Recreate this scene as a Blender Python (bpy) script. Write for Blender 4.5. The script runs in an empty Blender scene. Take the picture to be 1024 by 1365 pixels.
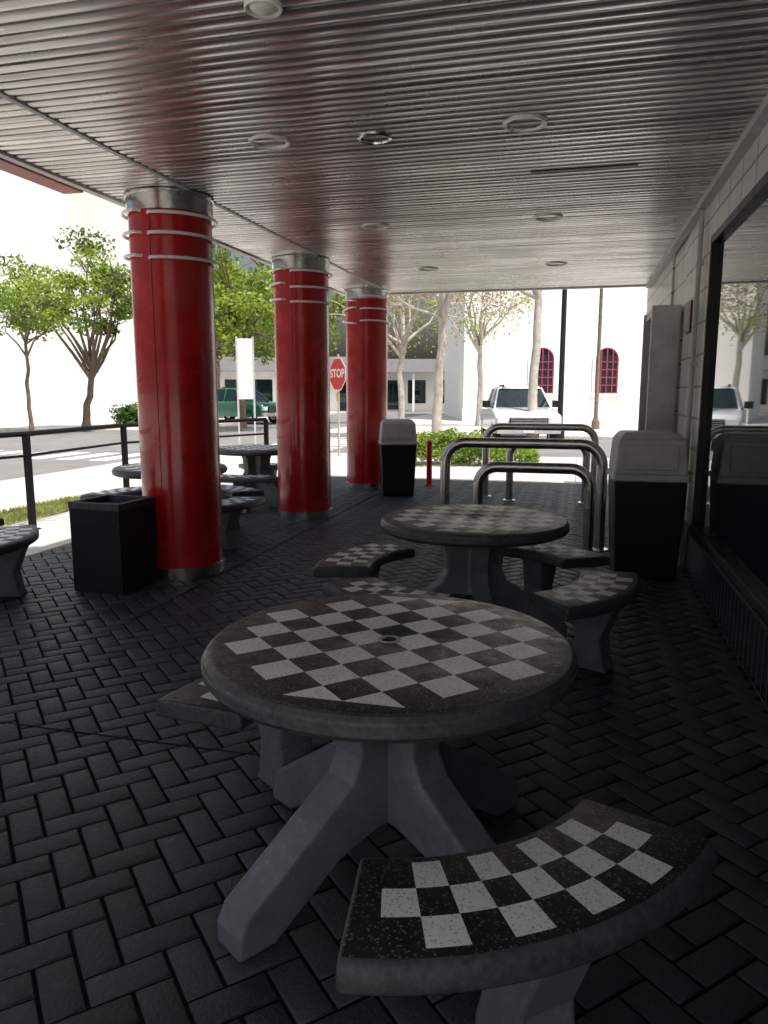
import bpy, math, random
import numpy as np
from mathutils import Vector, Matrix
R=math.radians
rng=np.random.default_rng(7)
random.seed(7)
scene=bpy.context.scene
COL=scene.collection

# ------------------------------------------------------------------ materials
class NT:
    def __init__(s,m):
        m.use_nodes=True; s.t=m.node_tree; s.n=s.t.nodes; s.l=s.t.links
        s.b=s.n.get('Principled BSDF'); s.out=s.n.get('Material Output')
    def new(s,typ,**kw):
        n=s.n.new(typ)
        for k,v in kw.items(): setattr(n,k,v)
        return n
    def put(s,sock,v):
        if hasattr(v,'is_output') or isinstance(v,bpy.types.NodeSocket): s.l.new(v,sock)
        else: sock.default_value=v
    def m(s,op,a,b=0.0,c=0.0):
        n=s.new('ShaderNodeMath',operation=op)
        s.put(n.inputs[0],a); s.put(n.inputs[1],b); s.put(n.inputs[2],c)
        return n.outputs[0]
    def mix(s,f,a,b):
        n=s.new('ShaderNodeMix',data_type='RGBA')
        s.put(n.inputs[0],f); s.put(n.inputs[6],a); s.put(n.inputs[7],b)
        return n.outputs[2]
    def ramp(s,f,lo,hi,a=0.0,b=1.0):
        n=s.new('ShaderNodeMapRange'); s.put(n.inputs[0],f)
        n.inputs[1].default_value=lo; n.inputs[2].default_value=hi
        n.inputs[3].default_value=a; n.inputs[4].default_value=b
        return n.outputs[0]
    def coord(s,k='Object'):
        return s.new('ShaderNodeTexCoord').outputs[k]
    def noise(s,vec,scale,detail=4,rough=.6):
        n=s.new('ShaderNodeTexNoise'); n.inputs['Scale'].default_value=scale
        n.inputs['Detail'].default_value=min(detail,4); n.inputs['Roughness'].default_value=rough
        s.l.new(vec,n.inputs['Vector']); return n.outputs[0]
    def bump(s,h,strength,dist=.01):
        n=s.new('ShaderNodeBump'); n.inputs['Strength'].default_value=strength
        n.inputs['Distance'].default_value=dist; s.put(n.inputs['Height'],h)
        s.l.new(n.outputs[0],s.b.inputs['Normal'])
def c4(c): return (c[0],c[1],c[2],1.0)
def mul(c,k): return (c[0]*k,c[1]*k,c[2]*k,1.0)

def mat(name,col,rough=.5,metal=0.,var=.2,vscale=5.,bump=0.,bscale=80.,spec=.5,coat=0.,world=False):
    m=bpy.data.materials.new(name); t=NT(m); b=t.b
    v=t.coord('Object')
    if world:
        v=t.new('ShaderNodeNewGeometry').outputs['Position']
    n1=t.noise(v,vscale,4,.65)
    f=t.ramp(n1,.3,.7)
    t.l.new(t.mix(f,mul(col,1-var),mul(col,1+var)),b.inputs['Base Color'])
    t.l.new(t.ramp(n1,.25,.75,max(rough-.08,.0),min(rough+.1,1)) if rough>.04 else t.ramp(n1,0,1,rough,rough),b.inputs['Roughness'])
    b.inputs['Metallic'].default_value=metal
    b.inputs['Specular IOR Level'].default_value=spec
    b.inputs['Coat Weight'].default_value=coat
    if bump>0: t.bump(t.noise(v,bscale,4,.7),bump)
    return m

def terrazzo(t,v,dark,light,chipd,chipl,mask,top):
    vo=t.new('ShaderNodeTexVoronoi'); vo.inputs['Scale'].default_value=150; t.l.new(v,vo.inputs['Vector'])
    sep=t.new('ShaderNodeSeparateColor'); t.l.new(vo.outputs['Color'],sep.inputs[0])
    chip=t.m('GREATER_THAN',sep.outputs[0],.70)
    edge=t.m('LESS_THAN',vo.outputs['Distance'],.45)
    chip=t.m('MULTIPLY',chip,edge)
    wear=t.ramp(t.noise(v,9,4,.7),.4,.75)
    fine=t.noise(v,60,3,.7)
    chv=t.mix(sep.outputs[1],mul(chipd,.5),mul(chipd,1.5))
    d=t.mix(chip,c4(dark),chv); l=t.mix(chip,c4(light),c4(chipl))
    l=t.mix(t.m('MULTIPLY',wear,.25),l,mul(light,.6))
    l=t.mix(t.m('MULTIPLY',t.ramp(fine,.54,.72),.35),l,mul(light,.55))
    d=t.mix(t.m('MULTIPLY',wear,.3),d,mul(dark,2.2))
    face=t.mix(mask,d,l)
    rim=t.mix(t.ramp(fine,.35,.7),(.035,.036,.040,1),(.080,.083,.090,1))
    rim=t.mix(t.m('MULTIPLY',wear,.5),rim,(.14,.145,.155,1))
    return t.mix(top,rim,face)

LIGHT=(.88,.89,.87); DARK=(.015,.015,.017); CHD=(.13,.13,.14); CHL=(.55,.56,.56)
def table_top_mat():
    m=bpy.data.materials.new('terrazzo_checkerboard'); t=NT(m)
    v=t.coord('Object'); s=t.new('ShaderNodeSeparateXYZ'); t.l.new(v,s.inputs[0])
    x,y,z=s.outputs
    q=.70711; c=.1113
    a=t.m('MULTIPLY',t.m('ADD',x,y),q); b=t.m('MULTIPLY',t.m('SUBTRACT',x,y),q)
    i=t.m('ADD',t.m('FLOOR',t.m('DIVIDE',a,c)),t.m('FLOOR',t.m('DIVIDE',b,c)))
    par=t.m('LESS_THAN',t.m('FLOORED_MODULO',i,2.0),.5)
    mk=t.m('LESS_THAN',t.m('MAXIMUM',t.m('ABSOLUTE',a),t.m('ABSOLUTE',b)),.4452)
    mk2=t.m('LESS_THAN',t.m('MAXIMUM',t.m('ABSOLUTE',x),t.m('ABSOLUTE',y)),.474)
    mk3=t.m('GREATER_THAN',z,.7492)
    mask=t.m('MULTIPLY',t.m('MULTIPLY',par,mk3),t.m('MULTIPLY',mk,mk2))
    t.l.new(terrazzo(t,v,DARK,LIGHT,CHD,CHL,mask,mk3),t.b.inputs['Base Color'])
    t.l.new(t.ramp(t.noise(v,20,4),.3,.7,.24,.55),t.b.inputs['Roughness'])
    t.b.inputs['Specular IOR Level'].default_value=.4
    t.bump(t.noise(v,150,4,.7),.3,.004)
    return m
def bench_top_mat():
    m=bpy.data.materials.new('terrazzo_bench'); t=NT(m)
    v=t.coord('Object'); s=t.new('ShaderNodeSeparateXYZ'); t.l.new(v,s.inputs[0])
    x,y,z=s.outputs
    r=t.m('SQRT',t.m('ADD',t.m('MULTIPLY',x,x),t.m('MULTIPLY',y,y)))
    an=t.m('ARCTAN2',y,x); w=.0977
    col=t.m('FLOOR',t.m('ADD',t.m('DIVIDE',an,w),4.5))
    row=t.m('FLOOR',t.m('DIVIDE',t.m('SUBTRACT',r,.655),.088))
    par=t.m('GREATER_THAN',t.m('FLOORED_MODULO',t.m('ADD',col,row),2.0),.5)
    mk=t.m('LESS_THAN',t.m('ABSOLUTE',an),4.5*w)
    mk2=t.m('LESS_THAN',t.m('ABSOLUTE',t.m('SUBTRACT',r,.655+.132)),.132)
    mk3=t.m('GREATER_THAN',z,.4492)
    mask=t.m('MULTIPLY',t.m('MULTIPLY',par,mk3),t.m('MULTIPLY',mk,mk2))
    t.l.new(terrazzo(t,v,DARK,LIGHT,CHD,CHL,mask,mk3),t.b.inputs['Base Color'])
    t.l.new(t.ramp(t.noise(v,20,4),.3,.7,.3,.55),t.b.inputs['Roughness'])
    t.b.inputs['Specular IOR Level'].default_value=.4
    t.bump(t.noise(v,150,4,.7),.3,.004)
    return m

def brick_mat(name,c1,c2,mortar,bw,bh,mo,axis,rough=.5,offset=0.,bumpd=.01,spec=.5,dirt=.3):
    m=bpy.data.materials.new(name); t=NT(m)
    p=t.new('ShaderNodeNewGeometry').outputs['Position']
    s=t.new('ShaderNodeSeparateXYZ'); t.l.new(p,s.inputs[0])
    cb=t.new('ShaderNodeCombineXYZ')
    a,b={'yz':(1,2),'xz':(0,2),'xy':(0,1)}[axis]
    t.l.new(s.outputs[a],cb.inputs[0]); t.l.new(s.outputs[b],cb.inputs[1])
    br=t.new('ShaderNodeTexBrick'); br.offset=offset
    t.l.new(cb.outputs[0],br.inputs['Vector'])
    br.inputs['Color1'].default_value=c4(c1); br.inputs['Color2'].default_value=c4(c2)
    br.inputs['Mortar'].default_value=c4(mortar); br.inputs['Scale'].default_value=1
    br.inputs['Mortar Size'].default_value=mo; br.inputs['Brick Width'].default_value=bw
    br.inputs['Row Height'].default_value=bh; br.inputs['Mortar Smooth'].default_value=.1
    n=t.ramp(t.noise(p,3,4,.7),.3,.75)
    col=t.mix(t.m('MULTIPLY',n,dirt),br.outputs[0],mul(c1,.6))
    t.l.new(col,t.b.inputs['Base Color'])
    t.b.inputs['Roughness'].default_value=rough
    t.b.inputs['Specular IOR Level'].default_value=spec
    h=t.m('SUBTRACT',t.m('MULTIPLY',t.noise(p,60,3),.15),br.outputs[1])
    t.bump(h,.6,bumpd)
    return m

def paver_mat():
    m=bpy.data.materials.new('dark_pavers'); t=NT(m)
    p=t.new('ShaderNodeNewGeometry').outputs['Position']
    at=t.new('ShaderNodeAttribute'); at.attribute_name='tint'
    n=t.noise(p,1.3,4,.7); n2=t.noise(p,38,4,.75); n3=t.noise(p,5,4,.8)
    base=t.mix(at.outputs['Fac'],(.020,.021,.025,1),(.046,.048,.056,1))
    base=t.mix(t.m('MULTIPLY',t.ramp(n,.45,.75),.6),base,(.075,.077,.086,1))
    base=t.mix(t.m('MULTIPLY',t.ramp(n2,.55,.75),.6),base,(.11,.11,.12,1))
    base=t.mix(t.m('MULTIPLY',t.ramp(n3,.60,.78),.45),base,(.15,.15,.155,1))
    base=t.mix(t.m('MULTIPLY',t.ramp(n3,.42,.28),.6),base,(.012,.012,.014,1))
    t.l.new(base,t.b.inputs['Base Color'])
    t.l.new(t.ramp(n2,.3,.75,.34,.66),t.b.inputs['Roughness'])
    t.b.inputs['Specular IOR Level'].default_value=.55
    t.bump(t.noise(p,55,4,.75),.85,.008)
    return m

def ceiling_mat():
    m=bpy.data.materials.new('aluminium_soffit'); t=NT(m)
    p=t.new('ShaderNodeNewGeometry').outputs['Position']
    mp=t.new('ShaderNodeMapping'); mp.inputs['Scale'].default_value=(.7,12,1); t.l.new(p,mp.inputs[0])
    n=t.noise(mp.outputs[0],1.0,3,.6); n2=t.noise(p,1.1,3,.6); n3=t.noise(p,160,2,.6)
    c=t.mix(t.ramp(n,.35,.65),(.44,.42,.41,1),(.78,.76,.75,1))
    c=t.mix(t.m('MULTIPLY',t.ramp(n2,.5,.75),.4),c,(.34,.31,.30,1))
    c=t.mix(t.m('MULTIPLY',t.ramp(n3,.62,.72),.4),c,(.86,.86,.86,1))
    t.l.new(c,t.b.inputs['Base Color'])
    t.b.inputs['Metallic'].default_value=.82
    t.l.new(t.ramp(n2,.3,.7,.21,.34),t.b.inputs['Roughness'])
    t.bump(t.noise(p,5,2,.5),.05,.02)
    return m

def leaf_mat(name,c):
    m=bpy.data.materials.new(name); t=NT(m); b=t.b
    p=t.new('ShaderNodeNewGeometry').outputs['Position']
    n=t.ramp(t.noise(p,1.6,2,.7),.3,.7)
    col=t.mix(n,mul(c,.6),mul(c,1.5))
    t.l.new(col,b.inputs['Base Color']); b.inputs['Roughness'].default_value=.5
    tr=t.new('ShaderNodeBsdfTranslucent'); t.l.new(col,tr.inputs[0])
    mx=t.new('ShaderNodeMixShader'); mx.inputs[0].default_value=.45
    t.l.new(b.outputs[0],mx.inputs[1]); t.l.new(tr.outputs[0],mx.inputs[2])
    t.l.new(mx.outputs[0],t.out.inputs[0])
    return m

def concrete_base_mat():
    m=bpy.data.materials.new('painted_grey_concrete'); t=NT(m)
    v=t.coord('Object'); n=t.noise(v,6,4,.75); n2=t.noise(v,55,4,.75); n3=t.noise(v,3,4,.8)
    c=t.mix(t.ramp(n,.35,.7),(.15,.155,.175,1),(.23,.235,.262,1))
    c=t.mix(t.m('MULTIPLY',t.ramp(n2,.56,.70),t.ramp(n3,.45,.65)),c,(.42,.42,.44,1))
    t.l.new(c,t.b.inputs['Base Color']); t.b.inputs['Roughness'].default_value=.55
    t.bump(n2,.6,.006); return m

M_TOP=table_top_mat(); M_BENCH=bench_top_mat(); M_CONC=concrete_base_mat()
M_RED=mat('red_paint',(.46,.007,.009),.24,var=.22,vscale=3,bump=.05,bscale=6,coat=.35)
M_CHROME=mat('brushed_steel',(.66,.65,.63),.2,1.,var=.12,vscale=12,bump=.03,bscale=40)
M_NEON=mat('white_glass_tube',(.88,.88,.86),.2,var=.03)
M_BLACK=mat('black_painted_metal',(.012,.012,.014),.42,var=.3,bump=.1,spec=.35)
M_BIN=mat('black_pebbled_concrete',(.017,.017,.019),.6,var=.5,vscale=60,bump=.8,bscale=110,spec=.3)
M_LID=mat('grey_plastic_lid',(.60,.61,.62),.45,var=.15,vscale=6,bump=.1)
M_WHITE=mat('white_paint',(.8,.79,.77),.6,var=.05,bump=.15)
M_STUCCO=mat('white_stucco',(.82,.83,.82),.85,var=.05,vscale=1.2,bump=1.,bscale=7,world=True)
M_TRIM=mat('grey_trim',(.45,.45,.45),.45,var=.15)
M_GLASS=mat('dark_glass',(.008,.020,.020),.02,var=.1,spec=.6)
M_ASPH=mat('asphalt',(.19,.19,.19),.85,var=.2,vscale=1,bump=.4,bscale=90,world=True)
M_SIDE=brick_mat('concrete_sidewalk',(.60,.59,.57),(.54,.53,.51),(.26,.25,.24),1.5,1.5,.014,'xy',.8,dirt=.5)
M_KERB=mat('kerb_concrete',(.5,.49,.47),.8,var=.12,world=True)
M_GROUND=mat('ground_soil',(.3,.28,.24),.9,var=.2,vscale=.3,world=True)
M_PAINTW=mat('road_paint_white',(.75,.75,.73),.7,var=.12)
M_PAINTY=mat('road_paint_yellow',(.6,.4,.05),.7,var=.15)
M_PAVE=paver_mat(); M_MORTAR=mat('dark_joint_sand',(.008,.008,.009),.95,world=True,bump=.4,spec=.1)
M_JOINT=mat('joint_sealant',(.018,.018,.020),.8,world=True,bump=.4,spec=.2)
M_CEIL=ceiling_mat()
M_TILEB=brick_mat('dark_blue_wall_tile',(.020,.024,.040),(.028,.033,.052),(.26,.26,.26),.105,.43,.006,'yz',.16,0,.004)
M_BLOCK=brick_mat('glazed_wall_block',(.66,.65,.63),(.61,.60,.58),(.16,.15,.14),.41,.255,.010,'yz',.35,0,.006)
M_BARK=mat('bark',(.16,.12,.09),.9,var=.35,vscale=8,bump=.9,bscale=25,world=True)
M_PALE=mat('pale_bark',(.5,.46,.41),.85,var=.25,vscale=6,bump=.6,bscale=25,world=True)
M_LEAF1=leaf_mat('leaves_bright',(.28,.38,.05)); M_LEAF2=leaf_mat('leaves_mid',(.15,.23,.04))
M_LEAF3=leaf_mat('leaves_brown',(.34,.26,.18)); M_LEAF4=leaf_mat('leaves_dark',(.06,.10,.025))
M_ROOF=mat('grey_shingles',(.12,.12,.125),.8,var=.3,vscale=8)
M_SIGNR=mat('sign_red',(.55,.02,.015),.4,var=.08); M_CARW=mat('car_white',(.70,.74,.80),.2,var=.03,coat=.6)
M_CARG=mat('car_green',(.01,.10,.06),.2,var=.05,coat=.6); M_TIRE=mat('tire',(.02,.02,.02),.8)
M_LAMP=mat('headlamp',(.75,.78,.8),.08,var=.03); M_WINR=mat('window_red_frame',(.30,.03,.08),.5)
M_CANIN=mat('lamp_reflector',(.75,.73,.68),.35,.3,var=.1)
M_LRING=mat('lamp_ring_white',(.85,.84,.80),.35,var=.05)

# ------------------------------------------------------------------ mesh builder
class MB:
    def __init__(s): s.v=[];s.f=[];s.mi=[]
    def add(s,vs,fs,m=0):
        o=len(s.v); s.v+= [tuple(p) for p in vs]; s.f+=[tuple(i+o for i in f) for f in fs]; s.mi+=[m]*len(fs)
    def box(s,x0,x1,y0,y1,z0,z1,m=0,top=None,T=None):
        dx,dy=top if top else (0,0)
        vs=[(x0,y0,z0),(x1,y0,z0),(x1,y1,z0),(x0,y1,z0),(x0+dx,y0+dy,z1),(x1-dx,y0+dy,z1),(x1-dx,y1-dy,z1),(x0+dx,y1-dy,z1)]
        if T is not None: vs=[tuple(T@Vector(p)) for p in vs]
        s.add(vs,[(3,2,1,0),(4,5,6,7),(0,1,5,4),(1,2,6,5),(2,3,7,6),(3,0,4,7)],m)
    def rev(s,prof,n=48,m=0,c=(0,0,0),closed=False,axis='z'):
        vs=[];k=len(prof)
        for i in range(n):
            a=2*math.pi*i/n
            for r,z in prof:
                if axis=='z': vs.append((c[0]+r*math.cos(a),c[1]+r*math.sin(a),c[2]+z))
                elif axis=='x': vs.append((c[0]+z,c[1]+r*math.cos(a),c[2]+r*math.sin(a)))
                else: vs.append((c[0]+r*math.sin(a),c[1]+z,c[2]+r*math.cos(a)))
        fs=[]
        for i in range(n):
            j=(i+1)%n
            for q in range(k-1): fs.append((i*k+q,j*k+q,j*k+q+1,i*k+q+1))
        s.add(vs,fs,m)
    def tube(s,path,r,n=10,m=0,caps=True):
        P=[Vector(p) for p in path]; rr=r if isinstance(r,(list,tuple)) else [r]*len(P)
        vs=[]; up=None
        for i,p in enumerate(P):
            d=(P[min(i+1,len(P)-1)]-P[max(i-1,0)]).normalized()
            if up is None:
                up=d.orthogonal().normalized()
            up=(up-d*up.dot(d)).normalized(); w=d.cross(up)
            for k in range(n):
                a=2*math.pi*k/n; vs.append(p+(up*math.cos(a)+w*math.sin(a))*rr[i])
        fs=[]
        for i in range(len(P)-1):
            for k in range(n):
                j=(k+1)%n; fs.append((i*n+k,i*n+j,(i+1)*n+j,(i+1)*n+k))
        if caps:
            fs.append(tuple(range(n-1,-1,-1))); fs.append(tuple((len(P)-1)*n+k for k in range(n)))
        s.add(vs,fs,m)
    def prism(s,poly,t,m=0,ang=0.,axis='radial',off=(0,0,0)):
        n=len(poly); vs=[]
        ca,sa=math.cos(ang),math.sin(ang)
        for sg in (-.5,.5):
            for r,z in poly:
                y=sg*t; vs.append((off[0]+r*ca-y*sa,off[1]+r*sa+y*ca,off[2]+z))
        fs=[tuple(range(n)),tuple(range(2*n-1,n-1,-1))]
        for i in range(n):
            j=(i+1)%n; fs.append((j,i,i+n,j+n))
        s.add(vs,fs,m)
    def build(s,name,mats,smooth=35,parent=None,loc=None,rot=0.,bevel=0.,seg=2):
        me=bpy.data.meshes.new(name); me.from_pydata(s.v,[],s.f)
        for m in mats: me.materials.append(m)
        me.polygons.foreach_set('material_index',s.mi)
        me.update()
        import bmesh
        bm=bmesh.new(); bm.from_mesh(me); bmesh.ops.recalc_face_normals(bm,faces=bm.faces); bm.to_mesh(me); bm.free()
        if smooth:
            me.polygons.foreach_set('use_smooth',[True]*len(me.polygons))
            me.set_sharp_from_angle(angle=R(smooth))
        o=bpy.data.objects.new(name,me); COL.objects.link(o)
        if parent: o.parent=parent
        if loc: o.location=loc
        o.rotation_euler[2]=rot
        if bevel:
            b=o.modifiers.new('bevel','BEVEL'); b.width=bevel; b.segments=seg; b.limit_method='ANGLE'; b.angle_limit=R(40)
        return o
def empty(name,loc=(0,0,0),rot=0.):
    e=bpy.data.objects.new(name,None); COL.objects.link(e); e.location=loc; e.rotation_euler[2]=rot
    e.empty_display_size=.2; return e
def simple(name,verts,faces,m):
    me=bpy.data.meshes.new(name); me.from_pydata(verts,[],faces); me.materials.append(m); me.update()
    o=bpy.data.objects.new(name,me); COL.objects.link(o); return o

YAW=14.4
_f=(-math.sin(R(YAW)),math.cos(R(YAW))); _r=(math.cos(R(YAW)),math.sin(R(YAW)))
def place(F,u,z=0.):
    X=(u-512)/1000*F*.987
    return (F*_f[0]+X*_r[0],F*_f[1]+X*_r[1],z)

# ------------------------------------------------------------------ ground
simple('ground',[(-400,-400,-.14),(400,-400,-.14),(400,400,-.14),(-400,400,-.14)],[(0,1,2,3)],M_GROUND)
def road(name,x0,x1,y0,y1,z):
    b=MB(); b.box(x0,x1,y0,y1,z-.02,z); return b.build(name,[M_ASPH],smooth=0)
RZ=-.12
road('road',-16,-9.5,-60,160,RZ); road('road',-90,90,17.8,26,RZ+.004)
def pavement(x0,x1,y0,y1):
    b=MB(); b.box(x0,x1,y0,y1,-.16,-.022,0)
    k=.16
    for (a,c,d,e) in ((x0-k,x0,y0-k,y1+k),(x1,x1+k,y0-k,y1+k),(x0,x1,y0-k,y0),(x0,x1,y1,y1+k)):
        b.box(a,c,d,e,-.16,-.016,1)
    return b.build('pavement',[M_SIDE,M_KERB],smooth=0)
pavement(-9.3,40,-50,17.6); pavement(-60,-16.2,-50,17.6); pavement(-60,-16.2,26.2,60); pavement(-9.3,40,26.2,60)
b=MB()
for i in range(7): b.box(-15.6+i*.9,-15.15+i*.9,15.3,17.3,RZ,RZ+.004,0)
for i in range(8): b.box(-9.0,-6.5,18.4+i*.9,18.85+i*.9,RZ+.004,RZ+.008,0)
for i in range(14):
    b.box(-12.85,-12.72,-40+i*4,-38+i*4,RZ,RZ+.004,1)
    b.box(2+i*4,4+i*4,21.9,22.02,RZ+.004,RZ+.008,1)
b.build('road_marking',[M_PAINTW,M_PAINTY],smooth=0)

PX0,PX1,PY0,PY1=-4.9,.93,-.6,12.6
b=MB(); b.box(PX0,PX1,PY0,PY1,-.05,-.007)
b.build('patio_bed',[M_MORTAR],smooth=0)
w=.105; g=.0045; bev=.006
th=R(45); ct,st=math.cos(th),math.sin(th)
V=[];Fc=[];T=[]
Nn=130
for i in range(-Nn,Nn):
    for j in range(-Nn,Nn):
        k=(i-j)%4
        if k==0: x0,y0,x1,y1=i*w,j*w,(i+2)*w,(j+1)*w
        elif k==3: x0,y0,x1,y1=i*w,j*w,(i+1)*w,(j+2)*w
        else: continue
        cx,cy=(x0+x1)/2,(y0+y1)/2
        X=cx*ct-cy*st-2; Y=cx*st+cy*ct+6
        if not(PX0+.05<X<PX1-.02 and PY0+.05<Y<PY1-.05): continue
        x0+=g;y0+=g;x1-=g;y1-=g
        tx,ty=random.uniform(-.010,.010),random.uniform(-.010,.010); dz=random.uniform(-.002,.0012)
        tint=random.random()
        o=len(V)
        for (px,py,pz) in ((x0,y0,-.008),(x1,y0,-.008),(x1,y1,-.008),(x0,y1,-.008),
                        (x0+bev*.4,y0+bev*.4,-.002),(x1-bev*.4,y0+bev*.4,-.002),(x1-bev*.4,y1-bev*.4,-.002),(x0+bev*.4,y1-bev*.4,-.002),
                        (x0+bev,y0+bev,0),(x1-bev,y0+bev,0),(x1-bev,y1-bev,0),(x0+bev,y1-bev,0)):
            zz=pz+dz+(px-cx)*tx+(py-cy)*ty
            V.append((px*ct-py*st-2,px*st+py*ct+6,zz)); T.append(tint)
        Fc.append((o+8,o+9,o+10,o+11))
        for q in range(4):
            r2=(q+1)%4; Fc.append((o+q,o+r2,o+4+r2,o+4+q)); Fc.append((o+4+q,o+4+r2,o+8+r2,o+8+q))
pav=simple('brick_paving',V,Fc,M_PAVE)
a=pav.data.attributes.new('tint','FLOAT','POINT'); a.data.foreach_set('value',T)
pav.data.polygons.foreach_set('use_smooth',[True]*len(pav.data.polygons))
pav.data.set_sharp_from_angle(angle=R(60))
b=MB()
b.box(PX0,-1.0,2.696,2.704,-.01,.0020)
b.box(-2.813,-2.805,4.2,PY1,-.01,.0024)
b.build('paving_joint',[M_JOINT],smooth=0)
b=MB(); b.box(PX0-.2,PX0+.06,PY0,PY1+.2,-.05,.006); b.box(PX0+.06,PX1+.5,PY1-.08,PY1+.2,-.05,.006); b.box(PX0+.06,PX1+.5,PY0-.2,PY0+.1,-.05,.006)
b.build('patio_kerb',[M_KERB],smooth=0,bevel=.01)

# ------------------------------------------------------------------ canopy ceiling
CZ=2.98
WX=.93
b=MB()
CY0,CY1=-.9,11.6; pitch=.082
n=int((CY1-CY0)/pitch)
prof=[]
for i in range(n):
    y=CY0+i*pitch
    fl=pitch-.020
    jit=random.uniform(-.0015,.0015); cr=random.uniform(.003,.006)
    for q in range(5):
        tt=q/4; prof.append((y+fl*tt, CZ+jit-cr*(1-(2*tt-1)**2)))
    prof.append((y+fl+.002,CZ+.016)); prof.append((y+pitch-.002,CZ+.016))
for (xa,xb) in ((-2.86,.86),(-3.56,-2.90)):
    xs=[xa+(xb-xa)*k/3 for k in range(4)]
    vs=[(x,p[0],p[1]) for x in xs for p in prof]; L=len(prof)
    fs=[(k*L+q,k*L+q+1,(k+1)*L+q+1,(k+1)*L+q) for k in range(3) for q in range(L-1)]
    b.add(vs,fs,0)
canopy=empty('canopy')
b.build('soffit_slats',[M_CEIL],smooth=25,parent=canopy)
b=MB()
b.box(-2.90,-2.86,CY0,CY1,CZ-.012,CZ+.03,0)
b.box(.86,WX,CY0,CY1,CZ-.05,CZ+.03,0)
b.build('soffit_trim',[M_TRIM],smooth=0,parent=canopy,bevel=.004)
b=MB()
b.box(-.38,.32,5.50,5.53,CZ-.010,CZ+.002,0,top=(.01,0))
b.build('slat_gap',[M_BLACK],smooth=0,parent=canopy)
b=MB()
b.box(-3.62,-3.56,CY0,CY1+.06,CZ-.02,CZ+.75,0); b.box(-3.56,WX,CY1,CY1+.06,CZ-.02,CZ+.75,0)
b.box(-3.56,WX+6,CY0,CY1,CZ+.05,CZ+.7,0)
b.build('fascia',[M_WHITE],smooth=0,parent=canopy)
b=MB(); b.box(-3.80,-3.625,CY0,5.15,CZ-.03,CZ+.5,0)
b.build('red_sign_band',[mat('faded_red',(.5,.16,.14),.5)],smooth=0,parent=canopy,bevel=.01)

def downlight(x,y,r,kind=0):
    b=MB(); z=CZ-.006
    b.rev([(r*.80,.04),(r*.80,-.001),(r*.84,-.010),(r*.95,-.012),(r,-.006),(r,.01)],40,0)
    if kind==0:
        b.rev([(0.001,.12),(r*.35,.115),(r*.66,.07),(r*.80,.02)],40,1)
        b.rev([(0.001,.05),(r*.2,.055),(r*.3,.08),(r*.3,.11)],20,0)
    else:
        b.rev([(0.001,.03),(r*.8,.03),(r*.8,.0)],32,2)
        if kind==2: b.rev([(0.001,-.02),(r*.4,-.018),(r*.7,-.006),(r*.8,.002)],32,0)
    b.build('ceiling_light' if kind!=2 else 'smoke_detector',[M_LRING if kind!=1 else M_CHROME,M_CANIN,M_BLACK],loc=(x,y,z))
for (x,y) in ((-1.86,4.48),(-.35,4.54),(-1.85,6.9),(-.32,6.92),(-1.85,9.4),(-.32,9.4),(-1.86,2.0),(-.35,2.0)):
    downlight(x,y,.125)
downlight(-1.23,4.57,.10,1); downlight(-1.25,2.98,.075,2)

# ------------------------------------------------------------------ columns
def column(x,y,broken=False):
    e=empty('red_column',(x,y,0)); r=.315
    b=MB(); b.rev([(r,.10),(r,CZ-.15)],72,0)
    a=R(-93)
    T=Matrix.Rotation(a,4,'Z')
    b.box(r-.004,r+.0045,-.022,.022,.12,CZ-.16,0,T=T)
    for k in range(10):
        z=.25+k*.27
        b.box(r+.0045,r+.009,.008,.016,z,z+.008,0,T=T)
    b.build('shaft',[M_RED],parent=e)
    b=MB(); b.rev([(r+.002,0.001),(r+.012,0.001),(r+.012,.10),(r,.102)],72,0)
    b.rev([(r,CZ-.152),(r+.012,CZ-.15),(r+.012,CZ-.03),(r+.02,CZ-.028),(r+.02,CZ-.012)],72,0)
    b.build('steel_bands',[M_CHROME],parent=e)
    b=MB(); R2=.352
    for zi,z in enumerate((2.80,2.645,2.485)):
        for (a0,a1,dz) in ((-93,85,0),(-103,-268,.03)):
            pts=[]; N=28
            tilt=(random.uniform(-.05,.05) if broken else random.uniform(-.01,.01))
            for k in range(N+1):
                aa=R(a0+(a1-a0)*k/N); rr=R2
                if k==0 or k==N: rr=R2-.05
                pts.append((rr*math.cos(aa),rr*math.sin(aa),z+dz+tilt*math.sin(aa-R(30))*2))
            b.tube(pts,.0125,8,0)
    b.build('neon_tubes',[M_NEON],parent=e)
for k,y in enumerate((-.2,2.66,5.53,8.4,11.18)):
    column(-3.14,y,broken=(k==4))

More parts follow.
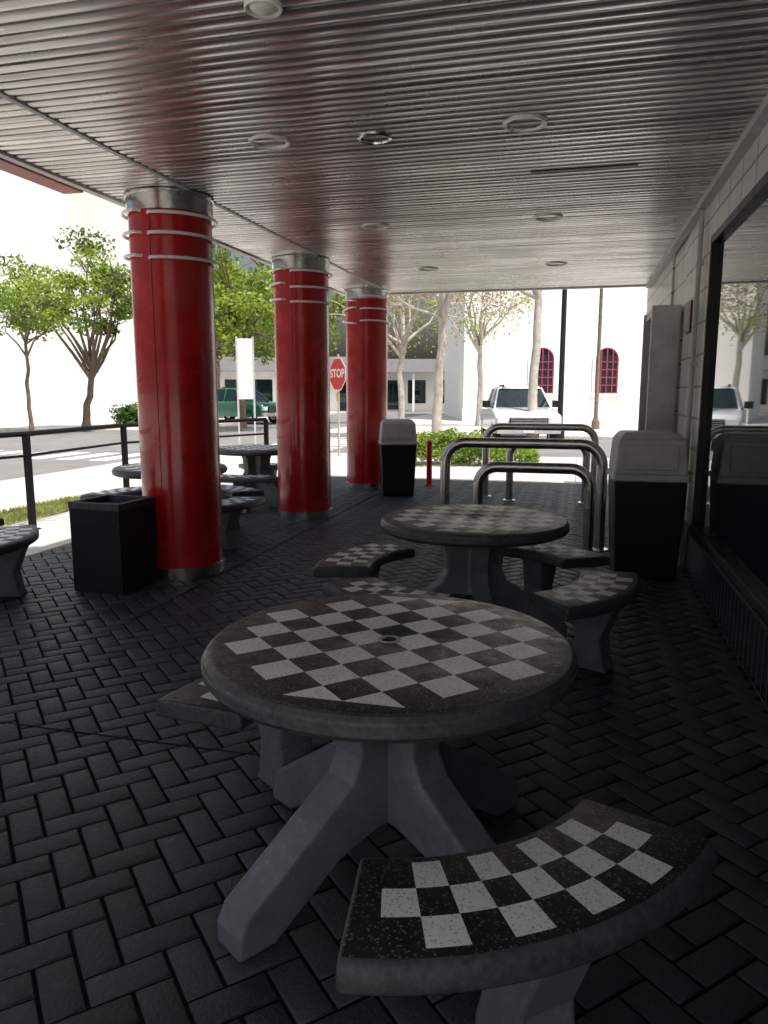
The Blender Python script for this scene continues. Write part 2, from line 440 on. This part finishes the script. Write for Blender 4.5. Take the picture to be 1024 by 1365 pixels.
# ------------------------------------------------------------------ tables
def arc_bench_mesh(b):
    prof=[(.62,.385),(.62,.432),(.628,.444),(.642,.4505),(.938,.4505),(.955,.445),(.965,.430),(.965,.385)]
    N=26; A=R(30); vs=[];k=len(prof)
    for i in range(N+1):
        t=-A+2*A*i/N
        for r,z in prof: vs.append((r*math.cos(t),r*math.sin(t),z))
    fs=[]
    for i in range(N):
        for q in range(k):
            fs.append((i*k+q,(i+1)*k+q,(i+1)*k+(q+1)%k,i*k+(q+1)%k))
    fs.append(tuple(range(k))); fs.append(tuple(N*k+q for q in range(k-1,-1,-1)))
    b.add(vs,fs,0)
def picnic_table(x,y,benches,legrot=56):
    e=empty('round_concrete_table',(x,y,0))
    b=MB()
    b.rev([(.0225,.70),(.0225,.749),(.026,.751),(.525,.7505),(.542,.746),(.553,.735),(.555,.727),(.560,.722),(.560,.700),(.548,.684),(.53,.676),(.2,.672)],112,0)
    o=b.build('table_top',[M_TOP],parent=e,smooth=30)
    b=MB(); b.rev([(.001,.72),(.0225,.72)],24,0)
    b.rev([(.024,.7515),(.027,.7535),(.034,.7535),(.036,.7512)],32,1)
    b.build('umbrella_hole',[M_BLACK,M_TRIM],parent=e)
    b=MB()
    poly=[(0.0,.671),(.215,.671),(.185,.60),(.165,.44),(.20,.37),(.56,.12),(.585,.07),(.585,0.001),(.47,0.001),(.24,.15),(.10,.19),(0,.19)]
    for k in range(4):
        b.prism(poly,.125-.001*k,0,ang=R(legrot+90*k))
    b.build('pedestal_legs',[M_CONC],parent=e,smooth=0,bevel=.014,seg=3)
    for bn in benches:
        a,ox,oy=bn if isinstance(bn,tuple) else (bn,0,0)
        be=MB(); arc_bench_mesh(be)
        be.build('bench_seat',[M_BENCH],parent=e,rot=R(a),loc=(ox,oy,0),smooth=45,bevel=.010,seg=3)
        bs=MB()
        bs.prism([(.66,.384),(.93,.384),(.90,.33),(.84,.18),(.86,.05),(.88,0.001),(.66,0.001),(.66,.05),(.70,.18),(.68,.33)],.15,0)
        bs.build('bench_support',[M_CONC],parent=e,rot=R(a),loc=(ox,oy,0),smooth=0,bevel=.012)
    return e
picnic_table(-.53,2.13,(-52,(143,.11,-.07)),56)
picnic_table(-.58,4.42,(-24,62,166,248),20)
picnic_table(-4.75,4.25,(22,112,202,292),65)
picnic_table(-3.95,6.75,(-20,70,160,250),30)
picnic_table(-4.15,9.3,(10,100,190,280),55)

# ------------------------------------------------------------------ bins
def open_bin(x,y,rot):
    b=MB(); h=.22; H=.66
    b.box(-h,h,-h,h,0.001,H-.03,0)
    t=.035
    for (a,c,d,e) in ((-h-.004,h+.004,-h-.004,-h+t),(-h-.004,h+.004,h-t,h+.004),(-h-.004,-h+t,-h+t,h-t),(h-t,h+.004,-h+t,h-t)):
        b.box(a,c,d,e,H-.03,H+.02,2)
    b.box(-h+t,h-t,-h+t,h-t,H-.0295,H-.028,1)
    b.build('concrete_waste_bin',[M_BIN,M_BLACK,mat('worn_bin_rim',(.06,.06,.065),.6,var=.5,vscale=40,bump=.6)],smooth=0,loc=(x,y,0),rot=rot,bevel=.008)
open_bin(-3.42,4.98,R(-4))
def lidded_bin(x,y,rot,s=1.):
    e=empty('waste_bin',(x,y,0),rot); e.scale=(s,s,s)
    b=MB(); b.box(-.27,.27,-.27,.27,.001,.78,0)
    b.v=[((px*.86,py*.86,pz) if pz<.1 else (px,py,pz)) for px,py,pz in b.v]
    b.build('body',[M_BLACK],parent=e,smooth=0,bevel=.015)
    b=MB()
    b.box(-.285,.285,-.285,.285,.775,.83,0,top=(.008,.008))
    b.box(-.272,.272,-.272,.272,.829,1.10,0,top=(.022,.03))
    b.box(-.25,.25,-.24,.24,1.099,1.15,0,top=(.05,.06))
    b.build('hood',[M_LID],parent=e,smooth=0,bevel=.018,seg=3)
    b=MB()
    for sg in (-1,1):
        T=Matrix.Translation((0,sg*.262,.955))@Matrix.Rotation(sg*R(6),4,'X')
        b.box(-.19,.19,-.006,.006,-.085,.10,0,T=T)
        b.box(-.195,.195,-.003,.003,-.09,.105,1,T=T)
    b.build('push_flaps',[M_LID,M_TRIM],parent=e,smooth=0,bevel=.003)
lidded_bin(.56,6.45,R(3),1.02); lidded_bin(-2.52,10.6,R(18),.95)

# ------------------------------------------------------------------ bike racks
def hoop(b,x0,x1,y,H,r=.048,c=.2):
    pts=[(x0,y,0.0)]
    pts.append((x0,y,H-c-.2)); 
    for k in range(9):
        a=math.pi-math.pi/2*k/8; pts.append((x0+c+c*math.cos(a),y,H-c+c*math.sin(a)))
    for k in range(9):
        a=math.pi/2-math.pi/2*k/8; pts.append((x1-c+c*math.cos(a),y,H-c+c*math.sin(a)))
    pts.append((x1,y,H-c-.2)); pts.append((x1,y,0.0))
    b.tube(pts,r,20,0)
    for x in (x0,x1): b.rev([(r,.012),(.085,.012),(.09,.006),(.09,0.001)],24,0,c=(x,y,0))
def rack(y):
    b=MB(); hoop(b,-1.25,.24,y+.1,1.0,.05); hoop(b,-.88,.13,y-.22,.80,.05,.17)
    b.build('bike_rack',[M_CHROME],smooth=50)
rack(7.2); rack(10.6)

p=(-2.27,11.75,0)
b=MB(); b.rev([(.045,0.0),(.045,.70),(.03,.72),(.001,.725)],20,0); b.rev([(.042,.02),(.07,.018),(.075,0.0)],20,0)
b.build('bollard',[M_SIGNR],loc=p)

# ------------------------------------------------------------------ shop wall on the right
shop=empty('shop_building')
Y0,Y1=-.9,12.2
WY1=6.3
b=MB()
b.box(WX,9,Y0,7.9,0,.40,0)
b.build('tile_plinth',[M_TILEB],smooth=0,parent=shop)
b=MB()
b.box(WX,9,WY1,7.75,.40,CZ+.04,0); b.box(WX,9,8.95,Y1,0.0,CZ+.04,0)
b.box(WX,9,Y0,WY1,2.64,CZ+.04,0); b.box(WX+.02,9,7.75,8.95,2.25,CZ+.04,0)
b.box(WX+.25,9,7.75,8.95,0,2.25,1)
b.build('walls',[M_BLOCK,M_TRIM],smooth=0,parent=shop)
b=MB(); b.box(WX+.9,20,Y0,Y1-.02,CZ+.71,4.6,0); b.box(9,20,Y0,Y1-.02,0,CZ+.71,0)
b.build('upper_wall',[M_WHITE],smooth=0,parent=shop)
b=MB()
b.box(WX+.025,WX+.035,Y0,WY1-.05,.46,2.58,0)
b.build('shop_window_glass',[M_GLASS],smooth=0,parent=shop)
b=MB()
b.box(WX-.03,WX+.10,Y0,WY1,.402,.47,0); b.box(WX-.02,WX+.10,Y0,WY1,2.58,2.638,0); b.box(WX-.02,WX+.10,WY1-.05,WY1,.47,2.58,0)
b.box(WX-.01,WX+.10,1.2,1.26,.47,2.58,0)
b.box(WX-.045,WX-.03,Y0,WY1+.02,.385,.412,0)
b.box(WX+.05,9,Y0,WY1,.42,2.6,0)
b.build('window_frame',[M_BLACK],smooth=0,parent=shop,bevel=.004)
b=MB()
b.box(.66,WX-.002,7.95,8.03,0.001,2.32,0); b.box(.68,WX-.002,8.03,8.9,2.24,2.32,0)
b.box(.66,WX-.002,8.9,8.98,0.001,2.32,0)
b.build('door_surround',[M_LID],smooth=0,parent=shop,bevel=.008)
b=MB(); b.box(WX+.19,WX+.24,8.05,8.88,.02,2.2,0); b.box(WX+.17,WX+.19,8.15,8.78,.25,2.05,1)
b.box(WX+.12,WX+.15,8.2,8.23,.9,1.3,2)
b.build('door',[M_BLACK,M_GLASS,M_CHROME],smooth=0,parent=shop,bevel=.004)
b=MB(); b.box(WX-.014,WX-.002,7.2,7.45,2.0,2.28,0); b.box(WX-.017,WX-.014,7.22,7.43,2.02,2.26,1)
b.build('wall_notice',[M_BLACK,mat('faded_notice',(.55,.40,.38),.5)],smooth=0,parent=shop)
b=MB(); b.tube([(WX-.03,6.75,.0),(WX-.03,6.75,CZ-.06)],.02,10,0)
for z in (.8,1.7,2.5): b.box(WX-.055,WX-.001,6.72,6.78,z,z+.03,0)
b.build('conduit_pipe',[M_TRIM],parent=shop)

# ------------------------------------------------------------------ fence
fe=empty('metal_railing')
pts=[(-6.25,3.5),(-6.05,5.2),(-5.8,6.95),(-5.95,9.0),(-4.95,11.5)]
b=MB()
for (x,y) in pts:
    b.box(x-.03,x+.03,y-.03,y+.03,-.02,1.03,0); b.box(x-.06,x+.06,y-.06,y+.06,-.021,-.008,0)
for (a,c) in zip(pts[:-1],pts[1:]):
    for z,r in ((1.035,.028),(.80,.016)):
        b.tube([(a[0],a[1],z),(c[0],c[1],z)],r,8,0)
b.build('rails_and_posts',[mat('railing_black',(.008,.008,.009),.6,spec=.15)],parent=fe,smooth=35)

# ------------------------------------------------------------------ vegetation
def leaves_mesh(centers,rad,cnt,size,name,mats,parent=None,flat=.75,seed=1,blade=False):
    g=np.random.default_rng(seed); Vs=[];mi=[]
    tot=0
    for ci,c in enumerate(centers):
        n=cnt; r=rad[ci] if hasattr(rad,'__len__') else rad
        d=g.normal(size=(n,3)); d/=np.linalg.norm(d,axis=1)[:,None]
        rr=r*(g.random(n)**.45); P=np.array(c)+d*rr[:,None]*np.array([1,1,flat])
        nn=g.normal(size=(n,3))+np.array([0,0,.6]); nn/=np.linalg.norm(nn,axis=1)[:,None]
        a=np.cross(nn,g.normal(size=(n,3))); a/=np.linalg.norm(a,axis=1)[:,None]; bb=np.cross(nn,a)
        s=size*(.6+.8*g.random(n))[:,None]
        q=np.stack([P-a*s,P-bb*s*.5,P+a*s,P+bb*s*.5],1)
        Vs.append(q.reshape(-1,3)); tot+=n
        base=ci%len(mats)
        m=np.where(g.random(n)<.75,base,g.integers(0,len(mats),n)); mi.append(m)
    Vs=np.concatenate(Vs); F=np.arange(tot*4).reshape(-1,4)
    me=bpy.data.meshes.new(name); me.from_pydata(Vs.tolist(),[],F.tolist())
    for m in mats: me.materials.append(m)
    me.polygons.foreach_set('material_index',np.concatenate(mi).astype(np.int32)); me.update()
    o=bpy.data.objects.new(name,me); COL.objects.link(o)
    if parent: o.parent=parent
    return o
def tree(loc,H,Rc,z0,mats,seed,bark=None,tr=.14,ncl=22,cnt=260,size=.09,cl=.3,fork=.4,name='street_tree',lean=(0,0),flat=.75):
    g=np.random.default_rng(seed); e=empty(name,loc); bark=bark or M_BARK
    b=MB(); fk=fork*H
    N=7; base=[(lean[0]*(k/N)**1.5+g.normal()*.03*k/N*2, lean[1]*(k/N)+g.normal()*.03*k/N*2, fk*k/N) for k in range(N+1)]
    b.tube(base,[tr*(1.35 if k==0 else 1)*(1-.35*k/N) for k in range(N+1)],10,0)
    top=Vector(base[-1]); zc=(z0+H)/2; hz=(H-z0)/2
    cs=[]
    while len(cs)<ncl:
        d=g.normal(size=3); d/=np.linalg.norm(d); r=g.random()**.4
        p=(top.x+d[0]*Rc*r*.85, top.y+d[1]*Rc*r*.85, zc+d[2]*hz*r*.85)
        cs.append(p)
    for k,c in enumerate(cs):
        if k%2==0 or ncl<14:
            c=Vector(c); st=Vector(base[-1 if k%4 else -2]); mid=st.lerp(c,.5)+Vector((g.normal()*.15,g.normal()*.15,-.1+abs(g.normal())*.1))
            q=st.lerp(mid,.5)+Vector((g.normal()*.06,g.normal()*.06,.05))
            b.tube([st,q,mid,mid.lerp(c,.5),c],[tr*.5,tr*.38,tr*.27,tr*.17,tr*.06],7,0)
            for s in range(4):
                t2=c+Vector((g.normal(),g.normal(),g.normal()*.7))*Rc*.28
                b.tube([mid.lerp(c,.6),t2.lerp(c,.3),t2],[tr*.14,tr*.09,tr*.03],5,0)
    b.build('trunk_and_limbs',[bark],parent=e,smooth=60)
    rad=[Rc*cl*(.6+.8*g.random()) for _ in cs]
    leaves_mesh(cs,rad,cnt,size,'foliage',mats,parent=e,seed=seed+50,flat=flat)
    return e
GR=-.03
tree(place(30,112,GR),7.6,2.6,2.9,[M_LEAF1,M_LEAF2,M_LEAF1,M_LEAF4],3,tr=.16,ncl=28,cnt=260,size=.085,cl=.32,fork=.3,lean=(.5,0),flat=.5)
tree(place(27,38,GR),6.3,2.0,3.0,[M_LEAF1,M_LEAF2],4,tr=.08,ncl=16,cnt=220,size=.08,cl=.38,fork=.5,flat=.5)
tree(place(31,322,GR),8.2,3.1,2.3,[M_LEAF1,M_LEAF1,M_LEAF2],5,tr=.16,ncl=30,cnt=280,size=.10,cl=.32)
tree(place(36,430,GR),8.6,3.0,2.8,[M_LEAF1,M_LEAF2],6,tr=.16,ncl=22,cnt=220,size=.11,cl=.3)
tree(place(17,582,GR),7.2,2.1,2.7,[M_LEAF3,M_LEAF1,M_LEAF3],7,bark=M_PALE,tr=.12,ncl=22,cnt=80,size=.04,cl=.38,fork=.48,lean=(.15,0))
tree(place(22,712,GR),8.0,2.0,3.8,[M_LEAF3,M_LEAF1],8,bark=M_PALE,tr=.15,ncl=14,cnt=90,size=.05,cl=.38,fork=.6)
tree(place(25,535,GR),7.5,2.6,2.4,[M_LEAF3,M_LEAF3,M_LEAF1],9,bark=M_PALE,tr=.12,ncl=24,cnt=130,size=.05,cl=.34)
tree(place(33,640,GR),9.0,3.0,2.8,[M_LEAF3,M_LEAF1],10,bark=M_PALE,tr=.15,ncl=22,cnt=140,size=.06,cl=.34)
tree(place(42,290,GR),9.0,3.6,2.6,[M_LEAF1,M_LEAF2,M_LEAF4],11,tr=.2,ncl=26,cnt=220,size=.12,cl=.3)
cs=[]; g=np.random.default_rng(2)
for k in range(46):
    X=.45+1.6*g.random(); F=15.2+.8*g.random(); z=.12+.46*g.random()
    cs.append((F*_f[0]+X*_r[0],F*_f[1]+X*_r[1],z))
for k in range(16):
    X=2.0+1.0*g.random(); F=15.2+.8*g.random(); z=.08+.22*g.random()
    cs.append((F*_f[0]+X*_r[0],F*_f[1]+X*_r[1],z))
leaves_mesh(cs,.26,110,.045,'hedge',[M_LEAF1,M_LEAF2],seed=8)
cs=[]
for k in range(36):
    X=-13.8+2.*g.random(); F=35+.8*g.random(); z=.1+.6*g.random()
    cs.append((F*_f[0]+X*_r[0]+1.6,F*_f[1]+X*_r[1],z))
leaves_mesh(cs,.45,100,.08,'shrub',[M_LEAF4,M_LEAF2],seed=9)
N=7000; P=np.stack([-7.0+.75*g.random(N),5.2+4*g.random(N),np.full(N,-.02)],1)
h=.03+.045*g.random(N); a=g.random(N)*6.28; wv=np.stack([np.cos(a),np.sin(a),0*a],1)*.006
tip=P+np.stack([g.normal(size=N)*.02,g.normal(size=N)*.02,h],1)
VV=np.stack([P-wv,P+wv,tip],1).reshape(-1,3)
gm=simple('grass',VV.tolist(),np.arange(N*3).reshape(-1,3).tolist(),leaf_mat('grass_blades',(.26,.30,.08)))
simple('grass_soil',[(-7.0,5.2,-.018),(-6.25,5.2,-.018),(-6.25,9.2,-.018),(-7.0,9.2,-.018)],[(0,1,2,3)],mat('lawn_soil',(.26,.25,.14),.9,world=True,vscale=9))
g2=np.random.default_rng(21); vs=[];fs=[]
for k in range(320):
    x=g2.uniform(-4.7,.85); y=g2.uniform(.4,12.2); s=g2.uniform(.004,.014); a=g2.random()*6.28
    o=len(vs)
    for q in range(4):
        aa=a+q*math.pi/2; rr=s*(1 if q%2 else .5)
        vs.append((x+rr*math.cos(aa),y+rr*math.sin(aa),.003+.004*g2.random()))
    fs.append((o,o+1,o+2,o+3))
simple('leaf_litter',vs,fs,mat('dry_leaf',(.28,.22,.14),.8))

# ------------------------------------------------------------------ buildings
e=empty('white_building',place(40,-330,0),R(YAW))
b=MB()
b.box(0,17.2,0,16,-.1,17,0)
b.box(17.2,21.5,1.5,12,-.1,3.6,0)
b.box(-.05,17.25,-.05,16.05,17,17.5,0)
b.build('walls',[M_STUCCO],smooth=0,parent=e)
b=MB()
for k in range(5): b.box(1+k*3.2,1.08+k*3.2,-.03,-.001,0,17,0)
b.box(0,17.2,-.035,-.001,5.4,5.5,0)
b.build('wall_joints',[M_WHITE],smooth=0,parent=e)
b=MB(); b.prism([(0,0),(2.4,0),(0,3.2)],.5,0); 
b.build('buttress',[M_STUCCO],parent=e,loc=(17.2,1.0,0),smooth=0)

def arch_window(b,cx,zb,w,h,y):
    n=14; pts=[(cx-w/2,zb),(cx+w/2,zb)]
    for k in range(n+1):
        a=math.pi*k/n; pts.append((cx+w/2*math.cos(a),zb+h-w/2+w/2*math.sin(a)))
    b.add([(p[0],y,p[1]) for p in pts],[tuple(range(len(pts)))],1)
    def ring(s0,s1,yy,m):
        inner=[(cx-w/2*s0,zb)]+[(cx+w/2*s0*-math.cos(math.pi*k/n),zb+h-w/2+w/2*s0*math.sin(math.pi*k/n)) for k in range(n+1)]+[(cx+w/2*s0,zb)]
        outer=[(cx-w/2*s1,zb)]+[(cx+w/2*s1*-math.cos(math.pi*k/n),zb+h-w/2+w/2*s1*math.sin(math.pi*k/n)) for k in range(n+1)]+[(cx+w/2*s1,zb)]
        L=len(inner); vs=[(p[0],yy,p[1]) for p in inner]+[(p[0],yy,p[1]) for p in outer]
        b.add(vs,[(i,i+1,L+i+1,L+i) for i in range(L-1)],m)
    ring(.88,1.0,y-.03,2); ring(1.0,1.22,y-.06,0)
    for k in (-1,0,1): b.box(cx+k*w/4-.03,cx+k*w/4+.03,y-.05,y-.01,zb,zb+h-(w*.12 if k else 0),2)
    for k in range(5): b.box(cx-w/2,cx+w/2,y-.045,y-.012,zb+h*.17*k,zb+h*.17*k+.05,2)
    b.box(cx-w*.7,cx+w*.7,y-.12,y-.001,zb-.12,zb,0)
e=empty('arched_window_building',place(38,618,0),R(YAW))
b=MB(); b.box(0,20,0,12,-.1,9,0); b.box(-.1,20.1,-.15,12.1,9,9.4,0); b.box(-.05,20.05,-.08,0,-.1,.6,0)
for cx in (3.9,7.1,10.3,13.5,16.7): arch_window(b,cx,1.35,1.15,2.25,-.02)
b.build('facade',[mat('white_render',(.86,.86,.85),.85,var=.04,vscale=1,bump=.3,bscale=9,world=True),M_GLASS,M_WINR],smooth=0,parent=e)

def low_building(F,u,wid,nm='low_shop_building'):
    e=empty(nm,place(F,u,0),R(YAW))
    b=MB(); b.box(0,wid,0,8,-.1,2.9,0)
    b.box(-.5,wid+.5,-1.2,8.5,2.9,4.0,1,top=(1.5,2.5))
    k=0; x=.5
    while x<wid-1.5:
        b.box(x,x+1.4,-.03,-.002,.5 if k%3 else .0,2.3,2); x+=2.1; k+=1
    for x in np.arange(0,wid+.1,3): b.box(x-.08,x+.08,-1.0,-.84,-.1,2.9,0)
    b.build('body',[M_WHITE,M_ROOF,M_GLASS],smooth=0,parent=e)
low_building(60,500,7); low_building(56,215,15)

# ------------------------------------------------------------------ street lamps, poles, signs
def street_lamp(F,u,H=7.5,m=M_BLACK,r=.07):
    p=place(F,u,-.03); b=MB()
    b.rev([(.16,0),(.16,.3),(.11,.4),(r,.5),(r*.75,H)],16,0)
    pts=[(0,0,H-.02)]+[( .9*math.sin(t*math.pi/2/6)*1.2,0,H+.5*math.sin(t*math.pi/2/6)) for t in range(1,7)]
    b.tube(pts,.035,8,0); b.rev([(.001,.08),(.12,.05),(.22,-.02),(.20,-.05),(.001,-.06)],16,0,c=(1.15,0,H+.48))
    b.build('street_lamp',[m],loc=p)
street_lamp(24,748,7.5,r=.09); street_lamp(30,796,7.5,M_BARK,.08)
p=place(17.6,451,-.03)
e=empty('stop_sign',p,R(YAW-57))
b=MB(); b.box(-.025,.025,-.01,.02,0,2.35,0); b.build('post',[M_TRIM],parent=e,smooth=0)
def octa(r,y0,y1,z,name,m):
    b=MB(); vs=[]
    for yy in (y0,y1):
        for k in range(8):
            a=math.pi/8+k*math.pi/4; vs.append((r*math.cos(a),yy,z+r*math.sin(a)))
    b.add(vs,[tuple(range(8)),tuple(range(15,7,-1))]+[(k,(k+1)%8,8+(k+1)%8,8+k) for k in range(8)],0)
    b.build(name,[m],parent=e,smooth=0)
ZS=1.90
octa(.40,-.020,-.014,ZS,'white_border',M_PAINTW); octa(.375,-.023,-.0205,ZS,'red_face',M_SIGNR)
cu=bpy.data.curves.new('stop_text','FONT'); cu.body='STOP'; cu.align_x='CENTER'; cu.align_y='CENTER'; cu.size=.27; cu.extrude=.001; cu.offset=.006
t=bpy.data.objects.new('stop_text',cu); COL.objects.link(t); t.parent=e; t.location=(0,-.0255,ZS+.01); t.rotation_euler=(R(90),0,0); t.data.materials.append(M_PAINTW)
b=MB(); b.box(-.05,.05,-.022,-.018,ZS-.62,ZS-.42,0); b.build('reflector_plate',[M_PAINTY],parent=e,smooth=0)
e=empty('panel_sign',place(20.5,328,-.03),R(YAW+10))
b=MB(); b.box(-.24,-.19,-.02,.02,0,2.95,0); b.box(.19,.24,-.02,.02,0,2.95,0); b.box(-.19,.19,-.012,.012,1.3,2.9,1)
b.build('panel_and_posts',[M_TRIM,M_WHITE],parent=e,smooth=0)

# ------------------------------------------------------------------ cars
def car(name,p,rot,paint,kind='truck'):
    e=empty(name,p,rot)
    W=.95
    side=[(-2.45,.42),(-2.5,.62),(-2.48,.86),(-2.38,.98),(-1.2,1.12),(2.3,1.08),(2.42,.9),(2.42,.45),(1.9,.36),(-2.0,.36)]
    b=MB(); n=len(side); vs=[]
    for sx,kx in ((-W,1),(-W*.86,0),(W*.86,0),(W,1)):
        for y,z in side:
            zz=z; 
            if kx and z>.95: zz=z-.07
            if kx and abs(y)>2.3: y=y*.95
            vs.append((sx,y,zz))
    fs=[tuple(range(n)),tuple(range(4*n-1,3*n-1,-1))]
    for s in range(3):
        for i in range(n): j=(i+1)%n; fs.append((s*n+i,s*n+j,(s+1)*n+j,(s+1)*n+i))
    b.add(vs,fs,0); b.build('body',[paint],parent=e,smooth=40,bevel=.03)
    b=MB(); y1=1.0 if kind=='truck' else 2.0
    b.add([(-.84,-1.25,1.08),(.84,-1.25,1.08),(.84,y1+.2,1.06),(-.84,y1+.2,1.06),(-.64,-.45,1.68),(.64,-.45,1.68),(.64,y1-.1,1.68),(-.64,y1-.1,1.68)],
          [(3,2,1,0),(4,5,6,7),(0,1,5,4),(1,2,6,5),(2,3,7,6),(3,0,4,7)],0)
    b.build('glasshouse',[M_GLASS],parent=e,smooth=0,bevel=.03)
    b=MB(); b.box(-.66,.66,-.5,y1-.05,1.675,1.75,0,top=(.06,.1))
    for sx in (-1,1):
        b.tube([(sx*.86,-1.28,1.06),(sx*.66,-.45,1.70)],.035,6,0); b.tube([(sx*.86,.15,1.06),(sx*.66,.15,1.70)],.04,6,0)
        b.tube([(sx*.86,y1+.18,1.05),(sx*.66,y1-.1,1.70)],.045,6,0)
    b.build('roof',[paint],parent=e,smooth=40,bevel=.015)
    b=MB()
    b.box(-.55,.55,-2.53,-2.44,.62,.86,0); b.box(-.9,.9,-2.56,-2.40,.40,.56,1)
    for k in range(4): b.box(-.52,.52,-2.545,-2.53,.65+k*.055,.665+k*.055,2)
    for sx in (-1,1):
        b.box(sx*.74-.16,sx*.74+.16,-2.50,-2.40,.68,.86,3)
        b.box(sx*1.06-.12,sx*1.06+.12,-.98,-.86,1.12,1.32,0); b.tube([(sx*.85,-.95,1.1),(sx*1.0,-.92,1.16)],.02,6,0)
    b.box(-.16,.16,-2.575,-2.56,.42,.54,4)
    b.box(-.52,-.48,-.5,.6,1.74,1.80,0); b.box(.48,.52,-.5,.6,1.74,1.80,0)
    b.build('trim',[M_BLACK,M_TRIM,M_CHROME,M_LAMP,M_PAINTW],parent=e,smooth=0,bevel=.01)
    b=MB()
    for sx in (-1,1):
        for y in (-1.6,1.55):
            b.rev([(.18,-.11),(.34,-.11),(.37,-.08),(.37,.08),(.34,.11),(.18,.11)],28,0,c=(sx*.84,y,.37),axis='x')
            b.rev([(.001,.06),(.12,.09),(.2,.10)],20,1,c=(sx*.84,y,.37),axis='x'); b.rev([(.001,-.06),(.12,-.09),(.2,-.10)],20,1,c=(sx*.84,y,.37),axis='x')
    b.build('wheels',[M_TIRE,M_CHROME],parent=e,smooth=40)
car('parked_pickup_truck',place(24,690,RZ),R(YAW-2),M_CARW)
car('parked_car',place(38,318,RZ),R(70),M_CARG,'car')

# ------------------------------------------------------------------ world & light
w_=bpy.data.worlds.new('World'); scene.world=w_; w_.use_nodes=True
nt=w_.node_tree; bg=nt.nodes['Background']; sky=nt.nodes.new('ShaderNodeTexSky'); sky.sky_type='NISHITA'
sky.sun_disc=False; sky.sun_elevation=R(65); sky.sun_rotation=R(126); sky.air_density=1.5; sky.dust_density=8; sky.ozone_density=1.0
nt.links.new(sky.outputs[0],bg.inputs[0]); bg.inputs[1].default_value=.15
sl=bpy.data.lights.new('sun','SUN'); sl.energy=5; sl.angle=R(.5); sl.color=(1,.96,.9)
so=bpy.data.objects.new('sun',sl); COL.objects.link(so)
so.rotation_euler=Vector((-1.1,.8,-3)).to_track_quat('-Z','Y').to_euler()

# ------------------------------------------------------------------ camera
cd=bpy.data.cameras.new('camera'); cam=bpy.data.objects.new('camera',cd); COL.objects.link(cam)
cam.location=(0,0,1.5); cam.rotation_euler=(R(90-9.2),0,R(YAW))
cd.sensor_fit='VERTICAL'; cd.sensor_height=24; cd.lens=24*1000/1365; cd.clip_end=1500; cd.clip_start=.05
scene.camera=cam
scene.view_settings.view_transform='Standard'; scene.view_settings.look='None'; scene.view_settings.exposure=0
